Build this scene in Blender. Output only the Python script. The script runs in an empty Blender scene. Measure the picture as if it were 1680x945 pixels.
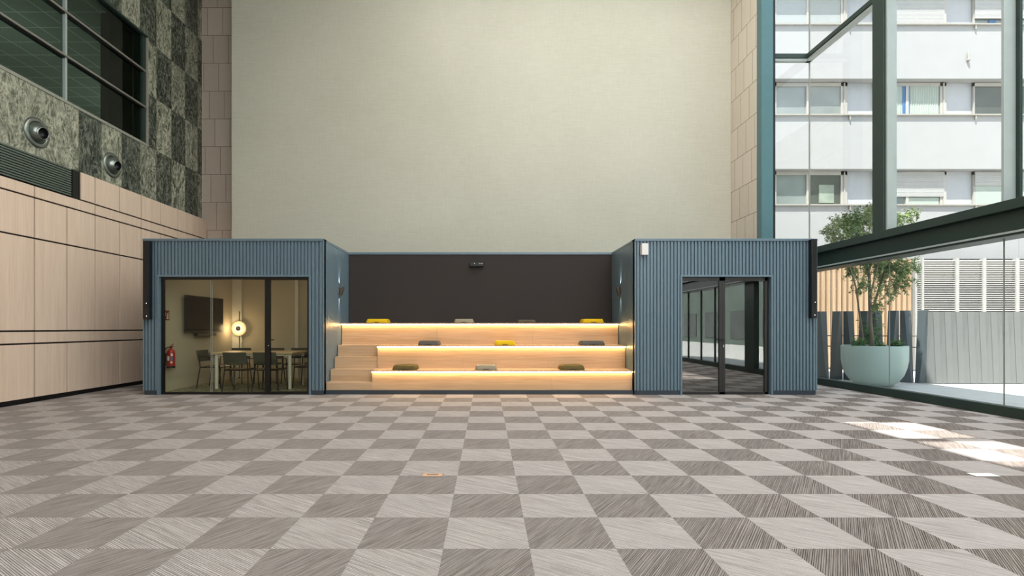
import bpy, bmesh, math, random
from mathutils import Vector, Matrix
random.seed(7)
SC = bpy.context.scene
COL = SC.collection
PI = math.pi
H = 1.28            # eye height
F = 863.0           # focal length in pixels of the 1680 wide frame

# ------------------------------------------------------------------ camera
cam_d = bpy.data.cameras.new('camera')
cam = bpy.data.objects.new('camera', cam_d); COL.objects.link(cam)
cam.location = (0, 0, H); cam.rotation_euler = (PI/2, 0, 0)
cam_d.sensor_width = 36; cam_d.lens = 36*F/1680
cam_d.shift_x = 42/1680; cam_d.shift_y = 64.5/1680
cam_d.clip_start = .05; cam_d.clip_end = 300
SC.camera = cam
# ------------------------------------------------------------------ world, sun, added fill lights, exposure
SC.view_settings.view_transform = 'Standard'; SC.view_settings.look = 'None'
SC.view_settings.gamma = 1; SC.view_settings.use_curve_mapping = False
SC.view_settings.exposure = 0.0
world = bpy.data.worlds.new('sky'); SC.world = world; world.use_nodes = True
wn = world.node_tree.nodes; wl = world.node_tree.links
bg = wn['Background']; bg.inputs[1].default_value = 2.3
tc = wn.new('ShaderNodeTexCoord'); sep = wn.new('ShaderNodeSeparateXYZ'); cr = wn.new('ShaderNodeValToRGB')
wl.new(tc.outputs['Generated'], sep.inputs[0]); wl.new(sep.outputs[2], cr.inputs[0]); wl.new(cr.outputs[0], bg.inputs[0])
cr.color_ramp.elements[0].color = (.92, .94, .96, 1); cr.color_ramp.elements[0].position = 0
cr.color_ramp.elements[1].color = (.66, .8, 1, 1); cr.color_ramp.elements[1].position = .8
sd = bpy.data.lights.new('sun', 'SUN'); sd.energy = 12.5; sd.angle = math.radians(.6); sd.color = (1, .965, .9)
sun = bpy.data.objects.new('sun', sd); COL.objects.link(sun)
SUN = Vector((.30, .35, -1)).normalized()
sun.rotation_euler = SUN.to_track_quat('-Z', 'Y').to_euler(); sun.location = (-5, -6, 20)

def area(name, loc, size, power, color, rot=(0, 0, 0), spread=PI):
    d = bpy.data.lights.new(name, 'AREA'); d.shape = 'RECTANGLE'; d.size, d.size_y = size
    d.energy = power; d.color = color; d.spread = spread
    o = bpy.data.objects.new(name, d); COL.objects.link(o); o.location = loc; o.rotation_euler = rot
    return o
area('ceiling_fill', (2.2, 3.0, 10.85), (9, 18), 1400, (1, .975, .94))  # added overhead fill, no fitting behind it
area('rear_fill', (4.2, -7.8, 6.6), (6, 6), 780, (.95, .98, 1), rot=(PI/2, 0, 0))  # added fill before the solid rear wall, there is no window

# ------------------------------------------------------------------ materials
def s2l(c):
    return tuple(((v/255)/12.92 if v/255 <= .04045 else (((v/255)+.055)/1.055)**2.4) for v in c)
MATS = {}
class NT:
    def __init__(s, name):
        s.m = bpy.data.materials.new(name); s.m.use_nodes = True
        s.t = s.m.node_tree; s.n = s.t.nodes; s.l = s.t.links
        s.n.clear(); s.out = s.n.new('ShaderNodeOutputMaterial')
    def new(s, typ, **kw):
        n = s.n.new(typ)
        for k, v in kw.items(): setattr(n, k, v)
        return n
    def link(s, a, b): s.l.new(a, b)
    def val(s, sock, v):
        if hasattr(v, 'is_output'): s.link(v, sock)
        else: sock.default_value = v
    def math(s, op, a, b=None, c=None, clamp=False):
        n = s.new('ShaderNodeMath', operation=op); n.use_clamp = clamp
        s.val(n.inputs[0], a)
        if b is not None: s.val(n.inputs[1], b)
        if c is not None: s.val(n.inputs[2], c)
        return n.outputs[0]
    def mix(s, f, a, b, blend='MIX'):
        n = s.new('ShaderNodeMix', data_type='RGBA', blend_type=blend)
        s.val(n.inputs[0], f)
        for sock, v in ((n.inputs[6], a), (n.inputs[7], b)):
            if hasattr(v, 'is_output'): s.link(v, sock)
            else: sock.default_value = (*v[:3], 1)
        return n.outputs[2]
    def pos(s):
        g = s.new('ShaderNodeNewGeometry'); x = s.new('ShaderNodeSeparateXYZ'); s.link(g.outputs['Position'], x.inputs[0])
        return g.outputs['Position'], x.outputs[0], x.outputs[1], x.outputs[2]
    def mapping(s, vec, scale=(1, 1, 1), rot=(0, 0, 0)):
        m = s.new('ShaderNodeMapping'); s.link(vec, m.inputs[0]); m.inputs['Scale'].default_value = scale; m.inputs['Rotation'].default_value = rot
        return m.outputs[0]
    def noise(s, vec, scale, detail=4, rough=.5, dist=0):
        n = s.new('ShaderNodeTexNoise'); s.link(vec, n.inputs['Vector']); n.inputs['Scale'].default_value = scale
        n.inputs['Detail'].default_value = detail; n.inputs['Roughness'].default_value = rough; n.inputs['Distortion'].default_value = dist
        return n.outputs[0]
    def ramp(s, f, stops):
        n = s.new('ShaderNodeValToRGB'); s.link(f, n.inputs[0])
        e = n.color_ramp.elements
        while len(e) < len(stops): e.new(.5)
        for el, (p, c) in zip(e, stops): el.position = p; el.color = (*c, 1) if len(c) == 3 else c
        return n.outputs[0]
    def bsdf(s, color, rough=.5, metal=0, spec=.5, bump=None, bstr=.3, bdist=.01, sheen=0):
        b = s.new('ShaderNodeBsdfPrincipled')
        if hasattr(color, 'is_output'): s.link(color, b.inputs['Base Color'])
        else: b.inputs['Base Color'].default_value = (*color[:3], 1)
        s.val(b.inputs['Roughness'], rough); b.inputs['Metallic'].default_value = metal
        b.inputs['Specular IOR Level'].default_value = spec
        if bump is not None:
            bn = s.new('ShaderNodeBump'); bn.inputs['Strength'].default_value = bstr; bn.inputs['Distance'].default_value = bdist
            s.link(bump, bn.inputs['Height']); s.link(bn.outputs[0], b.inputs['Normal'])
        s.link(b.outputs[0], s.out.inputs[0]); return b

def simple(name, rgb, rough=.5, metal=0, spec=.5, var=.08, vscale=6, lin=False, bump=0):
    t = NT(name); c = rgb if lin else s2l(rgb)
    p, x, y, z = t.pos()
    n = t.noise(p, vscale, 4)
    col = t.mix(n, tuple(v*(1-var) for v in c), tuple(min(1, v*(1+var)) for v in c))
    t.bsdf(col, rough, metal, spec, bump=n if bump else None, bstr=bump)
    MATS[name] = t.m; return t.m

def glassmat(name, tint=(1, 1, 1), base=.05, gain=1.0):
    t = NT(name)
    lw = t.new('ShaderNodeLayerWeight'); lw.inputs[0].default_value = .5
    f5 = t.math('POWER', lw.outputs['Facing'], 5.0)
    fac = t.math('ADD', t.math('MULTIPLY', f5, (1-base)*gain), base, clamp=True)
    tr = t.new('ShaderNodeBsdfTransparent'); tr.inputs[0].default_value = (*tint, 1)
    gl = t.new('ShaderNodeBsdfGlossy'); gl.inputs['Roughness'].default_value = .0
    mx = t.new('ShaderNodeMixShader'); t.link(fac, mx.inputs[0]); t.link(tr.outputs[0], mx.inputs[1]); t.link(gl.outputs[0], mx.inputs[2])
    t.link(mx.outputs[0], t.out.inputs[0]); MATS[name] = t.m; return t.m

def emit(name, col, strength):
    t = NT(name); e = t.new('ShaderNodeEmission'); e.inputs[0].default_value = (*col, 1); e.inputs[1].default_value = strength
    t.link(e.outputs[0], t.out.inputs[0]); MATS[name] = t.m; return t.m

def wood(name, a, b, grain_axis='z', rough=.45, scale=1.0):
    """fine straight grain running along grain_axis"""
    t = NT(name); p, x, y, z = t.pos()
    sc = {'z': (30, 30, 1.0), 'x': (1.0, 30, 30), 'y': (30, 1.0, 30)}[grain_axis]
    v = t.mapping(p, sc)
    n = t.noise(v, 1.6*scale, 5, .6, .3)
    n2 = t.noise(t.mapping(p, tuple(k*.25 for k in sc)), 1.1*scale, 3, .5, .2)
    f = t.math('ADD', t.math('MULTIPLY', n, .6), t.math('MULTIPLY', n2, .4))
    col = t.ramp(f, [(.3, s2l(b)), (.68, s2l(a))])
    t.bsdf(col, rough, 0, .35, bump=n, bstr=.04)
    MATS[name] = t.m; return t.m

M_black = simple('black_metal', (16, 17, 18), .45, 0, .4)
M_blackpl = simple('black_plastic', (14, 15, 17), .35)
M_frame = simple('black_frame', (10, 11, 13), .4)
M_green = simple('dark_green_metal', (38, 56, 50), .42, .0, .5)
M_teal = simple('teal_metal', (84, 122, 128), .4)
M_grey = simple('light_grey_metal', (168, 178, 176), .35)
M_blue = simple('blue_cladding', (104, 125, 137), .36, 0, .5, .05)
M_bluepl = simple('dark_blue_plinth', (52, 62, 72), .5)
M_cream = None
M_white = simple('white_plaster', (214, 212, 204), .8)
M_inner = simple('pod_inner_wall', (192, 182, 162), .85, 0, .2, .06, 40)
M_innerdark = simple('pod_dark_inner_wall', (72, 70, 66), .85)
M_podceil = simple('pod_ceiling', (225, 222, 212), .9)
M_chrome = simple('brushed_steel', (176, 178, 178), .25, 1)
M_brass = simple('bronze_metal', (110, 98, 84), .35, .6)
M_darkfabric = simple('charcoal_fabric', (64, 60, 58), .95, 0, .1, .15, 120, bump=.2)
M_red = simple('red_paint', (170, 24, 26), .3)
M_redsign = simple('red_sign', (120, 22, 18), .5)
M_label = simple('white_label', (225, 222, 214), .5)
M_bluelabel = simple('blue_grey_label', (96, 104, 150), .5)
M_rubber = simple('black_rubber', (12, 12, 12), .6)
M_screen = simple('tv_screen', (5, 5, 6), .2, 0, .15)
M_whitemetal = simple('white_powder_coat', (222, 220, 212), .4)
M_chair = simple('dark_green_shell', (58, 60, 52), .5)
M_pot = simple('sage_glazed_planter', (166, 184, 177), .45, 0, .4, .04, 3)
M_soil = simple('soil', (52, 42, 34), .95, 0, .2, .3, 40)
M_leaf = simple('pepper_tree_leaf', (112, 132, 78), .55, 0, .3, .35, 9)
M_leafd = simple('shrub_leaf', (84, 124, 66), .5, 0, .3, .4, 12)
M_bark = simple('grey_bark', (118, 106, 96), .85, 0, .2, .3, 30, bump=.4)
M_fence = simple('fence_metal_shade_tone', (76, 84, 88), .5, 0, .4, .06)  # fence metal with shade painted into a darker tone
M_fence2 = simple('fence_metal_sun_tone', (112, 114, 113), .5, 0, .4, .06)  # paler copy of the fence metal, sunlight painted into its tone
M_pine = wood('pine_batten', (186, 162, 134), (160, 130, 100), 'z')
M_facade = simple('white_render', (158, 158, 158), .9, 0, .2, .05, 2.0, bump=.15)
M_facadep = simple('white_pier', (172, 174, 178), .85, 0, .2)
M_sill = simple('stone_sill', (150, 146, 138), .8)
M_whiteframe = simple('white_window_frame', (166, 163, 157), .5)
M_louvre = simple('white_louvre', (166, 164, 160), .6)
M_louvreback = simple('louvre_backing', (118, 112, 102), .9)
M_shutter = simple('roller_shutter', (170, 170, 168), .6)
M_curtain = simple('pale_curtain', (156, 166, 158), .9)
M_bluecurt = simple('blue_curtain', (64, 104, 148), .9)
M_winglass = simple('facade_window_glass', (122, 130, 128), .06, 0, .6, .45, .9)
M_windark = simple('facade_window_glass_dark', (70, 76, 70), .06, 0, .6, .5, .9)
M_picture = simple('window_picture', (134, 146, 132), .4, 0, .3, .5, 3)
M_stoneext = simple('grey_green_building_stone', (110, 122, 112), .8, 0, .3, .4, 1.2)
M_yellow = simple('mustard_yellow_upholstery', (226, 186, 22), .75, 0, .2, .06, 30)
M_beige = simple('beige_upholstery', (156, 146, 124), .85, 0, .2, .08, 30)
M_olive = simple('olive_upholstery', (104, 90, 50), .85, 0, .2, .08, 30)
M_slate = simple('slate_upholstery', (96, 92, 86), .85, 0, .2, .08, 30)
M_taupe = simple('taupe_upholstery', (92, 82, 68), .85, 0, .2, .08, 30)
M_green_u = simple('grey_green_upholstery', (92, 90, 72), .85, 0, .2, .08, 30)
M_table = wood('table_oak', (222, 196, 158), (198, 168, 126), 'x')
M_wallwood = wood('wall_wood_veneer', (240, 218, 198), (220, 192, 168), 'z')
M_seatwood = wood('seating_wood_veneer', (212, 182, 148), (178, 146, 112), 'x', .4)
M_ventgreen = simple('dark_green_louvre', (92, 104, 94), .5)
M_sildark = simple('silicone_joint', (150, 150, 140), .5)
M_officec = None
GL_side = glassmat('clear_side_glass', (.97, .985, .98), .03, .8)
GL_pod = glassmat('pod_glass', (.93, .95, .9), .016)
GL_dark = glassmat('tinted_door_glass', (.6, .62, .6), .30)
GL_office = glassmat('green_office_glass', (.56, .62, .57), .04, .5)
E_led = emit('warm_led', (1.0, .62, .23), 50)
E_lamp = emit('lamp_glow', (1.0, .74, .42), 2.4)
E_white = emit('white_led_dot', (.9, .95, 1), 3)
E_office = emit('office_tube_light', (.8, 1, .9), 1.6)

# cream wall covering with faint woven horizontals
t = NT('cream_wallcovering'); p, x, y, z = t.pos()
n1 = t.noise(t.mapping(p, (1.2, 1, 22)), 3, 5, .6); n2 = t.noise(t.mapping(p, (18, 1, 1.5)), 3, 4, .6); n3 = t.noise(p, .35, 3)
f = t.math('ADD', t.math('MULTIPLY', n1, .4), t.math('ADD', t.math('MULTIPLY', n2, .25), t.math('MULTIPLY', n3, .35)))
t.bsdf(t.ramp(f, [(.34, s2l((188, 186, 170))), (.66, s2l((206, 204, 190)))]), .8, 0, .25, bump=n1, bstr=.05); M_cream = t.m

# pink-grey stone blocks, courses .77 high, half lapped
def blocks(name, ax, ca, cb):
    t = NT(name); p, x, y, z = t.pos()
    u = x if ax == 'x' else y
    r = t.math('DIVIDE', t.math('SUBTRACT', z, .11), .772); row = t.math('FLOOR', r)
    off = t.math('MULTIPLY', row, .37)
    c = t.math('ADD', t.math('DIVIDE', u, .42), off)
    fr = t.math('FRACT', r); fc = t.math('FRACT', c)
    g = t.math('MAXIMUM', t.math('LESS_THAN', fr, .016), t.math('LESS_THAN', fc, .026))
    wn_ = t.new('ShaderNodeTexWhiteNoise', noise_dimensions='2D'); cv = t.new('ShaderNodeCombineXYZ')
    t.link(row, cv.inputs[0]); t.link(t.math('FLOOR', c), cv.inputs[1]); t.link(cv.outputs[0], wn_.inputs[0])
    n = t.noise(p, 7, 5, .65)
    k = t.math('ADD', t.math('MULTIPLY', wn_.outputs[0], .4), t.math('MULTIPLY', n, .6))
    col = t.mix(k, s2l(ca), s2l(cb))
    t.bsdf(t.mix(g, col, s2l((120, 98, 84))), .75, 0, .3, bump=n, bstr=.1); return t.m
M_blocksx = blocks('pink_stone_blocks_back', 'x', (188, 172, 157), (210, 197, 184)); M_blocksy = blocks('pink_stone_blocks_side_lit', 'y', (214, 202, 186), (232, 222, 208))  # side copy is paler, its brighter light painted into the colour

# green slate tiles
t = NT('green_slate_tiles'); p, x, y, z = t.pos()
ci = t.math('DIVIDE', t.math('SUBTRACT', y, 10.19), .6); ri = t.math('DIVIDE', t.math('SUBTRACT', z, 5.5), 1.235)
cf = t.math('FLOOR', ci); rf = t.math('FLOOR', ri)
cv = t.new('ShaderNodeCombineXYZ'); t.link(cf, cv.inputs[0]); t.link(rf, cv.inputs[1])
wnz = t.new('ShaderNodeTexWhiteNoise', noise_dimensions='2D'); t.link(cv.outputs[0], wnz.inputs[0])
vadd = t.new('ShaderNodeVectorMath', operation='ADD'); vm = t.new('ShaderNodeVectorMath', operation='SCALE'); vm.inputs[3].default_value = 13
t.link(wnz.outputs[1], vm.inputs[0]); t.link(p, vadd.inputs[0]); t.link(vm.outputs[0], vadd.inputs[1])
rotv = t.mapping(vadd.outputs[0], (1, 1.9, .9), (.8, 0, 0))
va = t.noise(rotv, 1.4, 9, .72, 2.8); vb = t.noise(rotv, 9, 7, .75, 1.8)
g = t.math('MAXIMUM', t.math('LESS_THAN', t.math('FRACT', ci), .014), t.math('LESS_THAN', t.math('FRACT', ri), .007))
swirl = t.math('MULTIPLY', t.math('ABSOLUTE', t.math('SUBTRACT', t.noise(rotv, 1.7, 6, .65, 3.5), .5)), -1.3)
k = t.math('ADD', t.math('ADD', t.math('MULTIPLY', va, .45), t.math('MULTIPLY', vb, .55)), t.math('ADD', swirl, .085))
dark = t.ramp(k, [(.38, s2l((26, 32, 28))), (.52, s2l((62, 69, 61))), (.66, s2l((142, 148, 132)))])
light = t.ramp(k, [(.34, s2l((58, 64, 52))), (.50, s2l((132, 135, 118))), (.66, s2l((204, 203, 182)))])
par_ = t.math('MODULO', t.math('ADD', t.math('ADD', cf, rf), 102.0), 2.0)
far_ = t.math('MULTIPLY', t.math('LESS_THAN', y, 10.19), .45)
pick = t.ramp(t.math('ADD', t.math('ADD', t.math('MULTIPLY', wnz.outputs[0], .38), t.math('MULTIPLY', par_, -.45)), t.math('ADD', far_, .45)), [(.34, (0, 0, 0)), (.62, (1, 1, 1))])
col = t.mix(t.math('MULTIPLY', g, .75), t.mix(pick, dark, light), s2l((96, 92, 76)))
t.bsdf(col, .38, 0, .45, bump=vb, bstr=.08); M_slatewall = t.m

# carpet: checker of half metre tiles, ridges are real geometry (tops at z 0)
t = NT('carpet_tiles'); p, x, y, z = t.pos()
i_ = t.math('FLOOR', t.math('DIVIDE', t.math('ADD', x, 50.25), .5)); j_ = t.math('FLOOR', t.math('DIVIDE', t.math('ADD', y, 49.96), .5))
par = t.math('MODULO', t.math('ADD', i_, j_), 2.0)
va_ = t.noise(t.mapping(p, (1, 1, 1), (0, 0, 0)), 260, 2, .6)
th = math.radians(70)
def along(th):   # stretched noise along direction th
    m1 = t.mapping(p, (1, 1, 1), (0, 0, -th)); return t.noise(t.mapping(m1, (3, 75, 1)), 1.0, 3, .7)
nd = along(math.radians(56)); nl = along(math.radians(-34))
dk = t.ramp(nd, [(.36, s2l((124, 115, 109))), (.62, s2l((161, 153, 147)))])
lt = t.ramp(nl, [(.36, s2l((168, 160, 156))), (.62, s2l((202, 195, 191)))])
PARITY_LIGHT = 1   # set from the grid origin
col = t.mix(par, lt, dk)
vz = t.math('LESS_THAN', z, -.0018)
col = t.mix(t.math('MULTIPLY', vz, .52), col, s2l((58, 49, 43)))  # groove bottoms coloured darker on top of their real shade
col = t.mix(t.math('MULTIPLY', va_, .35), col, s2l((92, 86, 82)))
t.bsdf(col, .95, 0, .1); M_carpet = t.m

t = NT('pod_floor_carpet'); p, x, y, z = t.pos()
v = t.noise(p, 9, 6, .8, 1)
t.bsdf(t.ramp(v, [(.4, s2l((88, 90, 78))), (.62, s2l((176, 168, 140)))]), .9, 0, .1); M_podfloor = t.m

t = NT('plaza_paving'); p, x, y, z = t.pos()
fx = t.math('FRACT', t.math('DIVIDE', x, 1.2)); fy = t.math('FRACT', t.math('DIVIDE', y, 2.4))
g = t.math('MAXIMUM', t.math('LESS_THAN', fx, .012), t.math('LESS_THAN', fy, .006))
n = t.noise(p, 5, 5, .6)
t.bsdf(t.mix(g, t.mix(n, s2l((186, 184, 180)), s2l((208, 206, 200))), s2l((120, 120, 120))), .85, 0, .2); M_paving = t.m

t = NT('office_ceiling_tiles'); p, x, y, z = t.pos()
fx = t.math('FRACT', t.math('DIVIDE', x, .6)); fy = t.math('FRACT', t.math('DIVIDE', y, .6))
g = t.math('MAXIMUM', t.math('LESS_THAN', fx, .03), t.math('LESS_THAN', fy, .03))
t.bsdf(t.mix(g, s2l((120, 132, 122)), s2l((200, 214, 200))), .9, 0, .2); M_officec = t.m
M_officew = simple('office_wall', (74, 84, 76), .9)
M_officed = simple('office_dark_wall', (24, 30, 26), .9)

# LED face wood uses plain wood; lamp disc
t = NT('lamp_disc_glass'); b = t.bsdf(s2l((240, 214, 170)), .5, 0, .3)
b.inputs['Emission Color'].default_value = (1, .72, .42, 1); b.inputs['Emission Strength'].default_value = .45; M_disc = t.m

# ------------------------------------------------------------------ mesh helpers
class MB:
    def __init__(s): s.v = []; s.f = []; s.smooth = []
    def add(s, vs, fs, smooth=False):
        o = len(s.v); s.v += [tuple(a) for a in vs]; s.f += [tuple(o+i for i in f) for f in fs]; s.smooth += [smooth]*len(fs); return s
    def box(s, x0, x1, y0, y1, z0, z1, M=None):
        x0, x1 = min(x0, x1), max(x0, x1); y0, y1 = min(y0, y1), max(y0, y1); z0, z1 = min(z0, z1), max(z0, z1)
        vs = [(x0,y0,z0),(x1,y0,z0),(x1,y1,z0),(x0,y1,z0),(x0,y0,z1),(x1,y0,z1),(x1,y1,z1),(x0,y1,z1)]
        if M: vs = [M @ Vector(a) for a in vs]
        return s.add(vs, [(0,3,2,1),(4,5,6,7),(0,1,5,4),(1,2,6,5),(2,3,7,6),(3,0,4,7)])
    def tube(s, pts, rad, n=10, cap=True):
        pts = [Vector(a) for a in pts]
        rads = rad if isinstance(rad, (list, tuple)) else [rad]*len(pts)
        rings = []; up = None
        for i, q in enumerate(pts):
            if i == 0: d = pts[1]-q
            elif i == len(pts)-1: d = q-pts[i-1]
            else: d = (pts[i+1]-pts[i-1])
            d.normalize()
            if up is None: up = Vector((0, 0, 1)) if abs(d.z) < .9 else Vector((1, 0, 0))
            a = d.cross(up).normalized(); b = d.cross(a).normalized(); up = -b if b.length else up
            rings.append([q + (a*math.cos(2*PI*k/n)+b*math.sin(2*PI*k/n))*rads[i] for k in range(n)])
        vs = [v for r in rings for v in r]; fs = []
        for i in range(len(pts)-1):
            for k in range(n):
                fs.append((i*n+k, i*n+(k+1) % n, (i+1)*n+(k+1) % n, (i+1)*n+k))
        s.add(vs, fs, True)
        if cap: s.add(rings[0], [tuple(range(n))]); s.add(rings[-1], [tuple(reversed(range(n)))])
        return s
    def lathe(s, prof, c=(0, 0, 0), n=32, M=None, smooth=True):
        vs = []
        for r, z in prof:
            for k in range(n):
                a = 2*PI*k/n; w = Vector((r*math.cos(a), r*math.sin(a), z))
                if M: w = M @ w
                vs.append(w+Vector(c))
        fs = []
        for i in range(len(prof)-1):
            for k in range(n): fs.append((i*n+k, i*n+(k+1) % n, (i+1)*n+(k+1) % n, (i+1)*n+k))
        return s.add(vs, fs, smooth)
    def grid(s, rows, smooth=True, close=False):
        n = len(rows[0]); vs = [v for r in rows for v in r]; fs = []
        for i in range(len(rows)-1):
            for k in range(n if close else n-1): fs.append((i*n+k, i*n+(k+1) % n, (i+1)*n+(k+1) % n, (i+1)*n+k))
        return s.add(vs, fs, smooth)
    def build(s, name, mat, parent=None, bevel=0, loc=(0, 0, 0), recalc=False):
        off = Vector(loc)
        q = parent; acc = Vector((0, 0, 0))
        while q is not None: acc += q.location; q = q.parent
        acc += off
        me = bpy.data.meshes.new(name)
        me.from_pydata([(a[0]-acc.x, a[1]-acc.y, a[2]-acc.z) for a in s.v], [], s.f)
        me.polygons.foreach_set('use_smooth', s.smooth)
        if recalc:
            bm = bmesh.new(); bm.from_mesh(me); bmesh.ops.remove_doubles(bm, verts=bm.verts, dist=1e-6); bmesh.ops.recalc_face_normals(bm, faces=bm.faces); bm.to_mesh(me); bm.free()
        me.materials.append(mat)
        o = bpy.data.objects.new(name, me); COL.objects.link(o); o.parent = parent; o.location = off
        if bevel:
            m = o.modifiers.new('bevel', 'BEVEL'); m.width = bevel; m.segments = 2; m.limit_method = 'ANGLE'; m.angle_limit = .6
        return o

def B(*a): return MB().box(*a)
def tag(o, label=None, cat=None, group=None, kind=None):
    if label: o['label'] = label
    if cat: o['category'] = cat
    if group: o['group'] = group
    if kind: o['kind'] = kind
    return o
def thing(name, label, cat, loc=(0, 0, 0), group=None):
    o = bpy.data.objects.new(name, None); COL.objects.link(o); o.location = loc; o.empty_display_size = .1
    return tag(o, label, cat, group)
def struct(name, mb, mat, bevel=0, label=None):
    o = mb.build(name, mat, None, bevel); o['kind'] = 'structure'
    if label: o['label'] = label
    return o
def kids(o): return [c for c in bpy.data.objects if c.parent == o]
def copy_tree(o, parent=None):
    c = o.copy(); COL.objects.link(c); c.parent = parent
    for ch in kids(o): copy_tree(ch, c)
    return c

# ================================================================== ROOM SHELL
# carpet with real ridges from y 1.5 to 10.05, flat elsewhere
def tile_proto(theta, seed):
    rnd = random.Random(seed)
    d = Vector((math.cos(theta), math.sin(theta))); nrm = Vector((-d.y, d.x))
    corners = [Vector((0, 0)), Vector((.5, 0)), Vector((.5, .5)), Vector((0, .5))]
    smin = min(c.dot(nrm) for c in corners); smax = max(c.dot(nrm) for c in corners)
    br = []; s_ = smin-.01
    while s_ < smax+.03:
        w = .0035+rnd.random()*.0068; dep = .0026+rnd.random()*.0044
        br += [(s_, 0.0), (s_+w, 0.0), (s_+w+.0022, -dep)]
        s_ += w+.0044
    polys = []
    def clip(poly, a, sign):
        out = []
        for i in range(len(poly)):
            p_, q_ = poly[i], poly[(i+1) % len(poly)]
            sp, sq = (p_.dot(nrm)-a)*sign, (q_.dot(nrm)-a)*sign
            if sp >= 0: out.append(p_)
            if (sp > 0 and sq < 0) or (sp < 0 and sq > 0): out.append(p_+(q_-p_)*(sp/(sp-sq)))
        return out
    for (a, za), (b, zb) in zip(br, br[1:]):
        if b <= smin or a >= smax: continue
        q = clip(clip(corners, a, 1), b, -1)
        if len(q) < 3: continue
        polys.append([(v.x, v.y, za+(zb-za)*(v.dot(nrm)-a)/(b-a)) for v in q])
    return polys
protos = {p_: [tile_proto(math.radians(56 if p_ else -34), 10*p_+k) for k in range(3)] for p_ in (0, 1)}
vs = []; fs = []
X0, Y0 = -7.75, 1.54
for i in range(-16, 16):
    for j in range(3, 20):
        tx = -.25+.5*i; ty = .04+.5*j
        dark = (i+j) % 2
        if tx < -8 or tx > 7.5: continue
        for poly in random.choice(protos[1 if dark else 0]):
            o = len(vs); vs += [(a+tx, b+ty, c) for a, b, c in poly]; fs.append(tuple(range(o, o+len(poly))))
fm = MB(); fm.v = vs; fm.f = fs; fm.smooth = [False]*len(fs)
fm.box(-8, 7.6, -8.2, 1.54, -.06, 0); fm.box(-8, 7.6, 10.04, 14.8, -.06, 0); fm.box(-8.3, 7.6, 1.54, 10.04, -.06, -.012)
struct('floor', fm, M_carpet, label='checkerboard carpet tiles with fine diagonal stripes')

ZC = 11.0
# ceiling with two skylight openings
cm = MB()
sx0, sx1 = 1.49, 2.40
cm.box(-8.3, sx0, -8.2, 14.9, ZC, ZC+.12); cm.box(sx1, 7.6, -8.2, 14.9, ZC, ZC+.12)
cm.box(sx0, sx1, -8.2, .95, ZC, ZC+.12); cm.box(sx0, sx1, 2.04, 2.20, ZC, ZC+.12); cm.box(sx0, sx1, 3.24, 14.9, ZC, ZC+.12)
struct('ceiling', cm, M_white)
# cream wall in front of the stone back wall
struct('wall_back', B(-6.56, 6.30, 13.55, 14.58, 0, ZC), M_cream, label='tall cream wallcovering panel')
struct('wall_back_stone', B(-8.1, 6.6, 14.60, 14.85, 0, ZC), M_blocksx)
struct('wall_right', B(6.305, 6.5, 12.28, 14.59, 0, ZC), M_blocksy)
struct('wall_rear', B(-8.2, 7.6, -8.4, -8.2, 0, ZC), simple('rear_wall', (120, 118, 112), .9))
# left wall: slate above the wood, opening for the office window
XL = -7.9
lw = MB()
WY1, WZ0, WZ1 = 12.28, 5.51, 8.07
lw.box(XL-.25, XL, -8.2, 14.62, 0, WZ0); lw.box(XL-.25, XL, WY1, 14.62, WZ0, WZ1); lw.box(XL-.25, XL, -8.2, 14.62, WZ1, ZC)
struct('wall_left', lw, M_slatewall, label='green slate tile wall')
# wood veneer lining
zs = [.07, 1.003, 1.216, 2.806, 3.505, 3.715, 4.26]
backing = B(XL+.002, -7.775, -8, 10.03, 0.0, 3.715); backing.box(XL+.002, -7.775, 10.04, 14.57, 0, 4.25)
struct('trim_1', backing, M_frame, label='black backing and skirting behind the wood panels')
pm = MB(); G = .014
ysm = [10.42+.698*k for k in range(-27, 6)]
ysm = [v_ for v_ in ysm if v_ < 14.2]
def prow(ys, z0, z1, y0, y1):
    ys = [y0]+[v_ for v_ in ys if y0+.02 < v_ < y1-.02]+[y1]
    for a, b in zip(ys, ys[1:]): pm.box(-7.78, -7.75, a+G, b-G, z0+G, z1-G)
prow(ysm, zs[0], zs[1], -8, 14.57); prow([10.42+1.396*k for k in range(-13, 4)], zs[1], zs[2], -8, 14.57)
prow(ysm, zs[2], zs[3], -8, 14.57); prow(ysm, zs[3], zs[4], -8, 14.57)
prow([10.42+1.396*k for k in range(-13, 4)], zs[4], zs[5], -8, 14.57); prow(ysm, zs[5], zs[6], 10.05, 14.57)
pm.box(-7.895, -7.752, 14.545, 14.572, .07, 4.25)
struct('trim_2', pm, M_wallwood, .002, label='pale pink-beige wood veneer wall panels')

# long ventilation grille
vg = thing('ventilation_grille', 'long dark green horizontal slatted vent grille above the wood wall panels', 'vent grille', (XL, 6, 3.72))
B(XL+.003, XL+.02, -2, 9.86, 3.72, 4.25).build('backing', M_frame, vg)
sl = MB()
for k in range(12):
    z = 3.742+k*.0435
    sl.box(XL+.075, XL+.115, -2, 9.87, z, z+.027)
sl.build('slats', M_ventgreen, vg)
B(XL+.003, XL+.125, 9.88, 10.035, 3.72, 4.25).build('end_cap', M_frame, vg)

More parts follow.
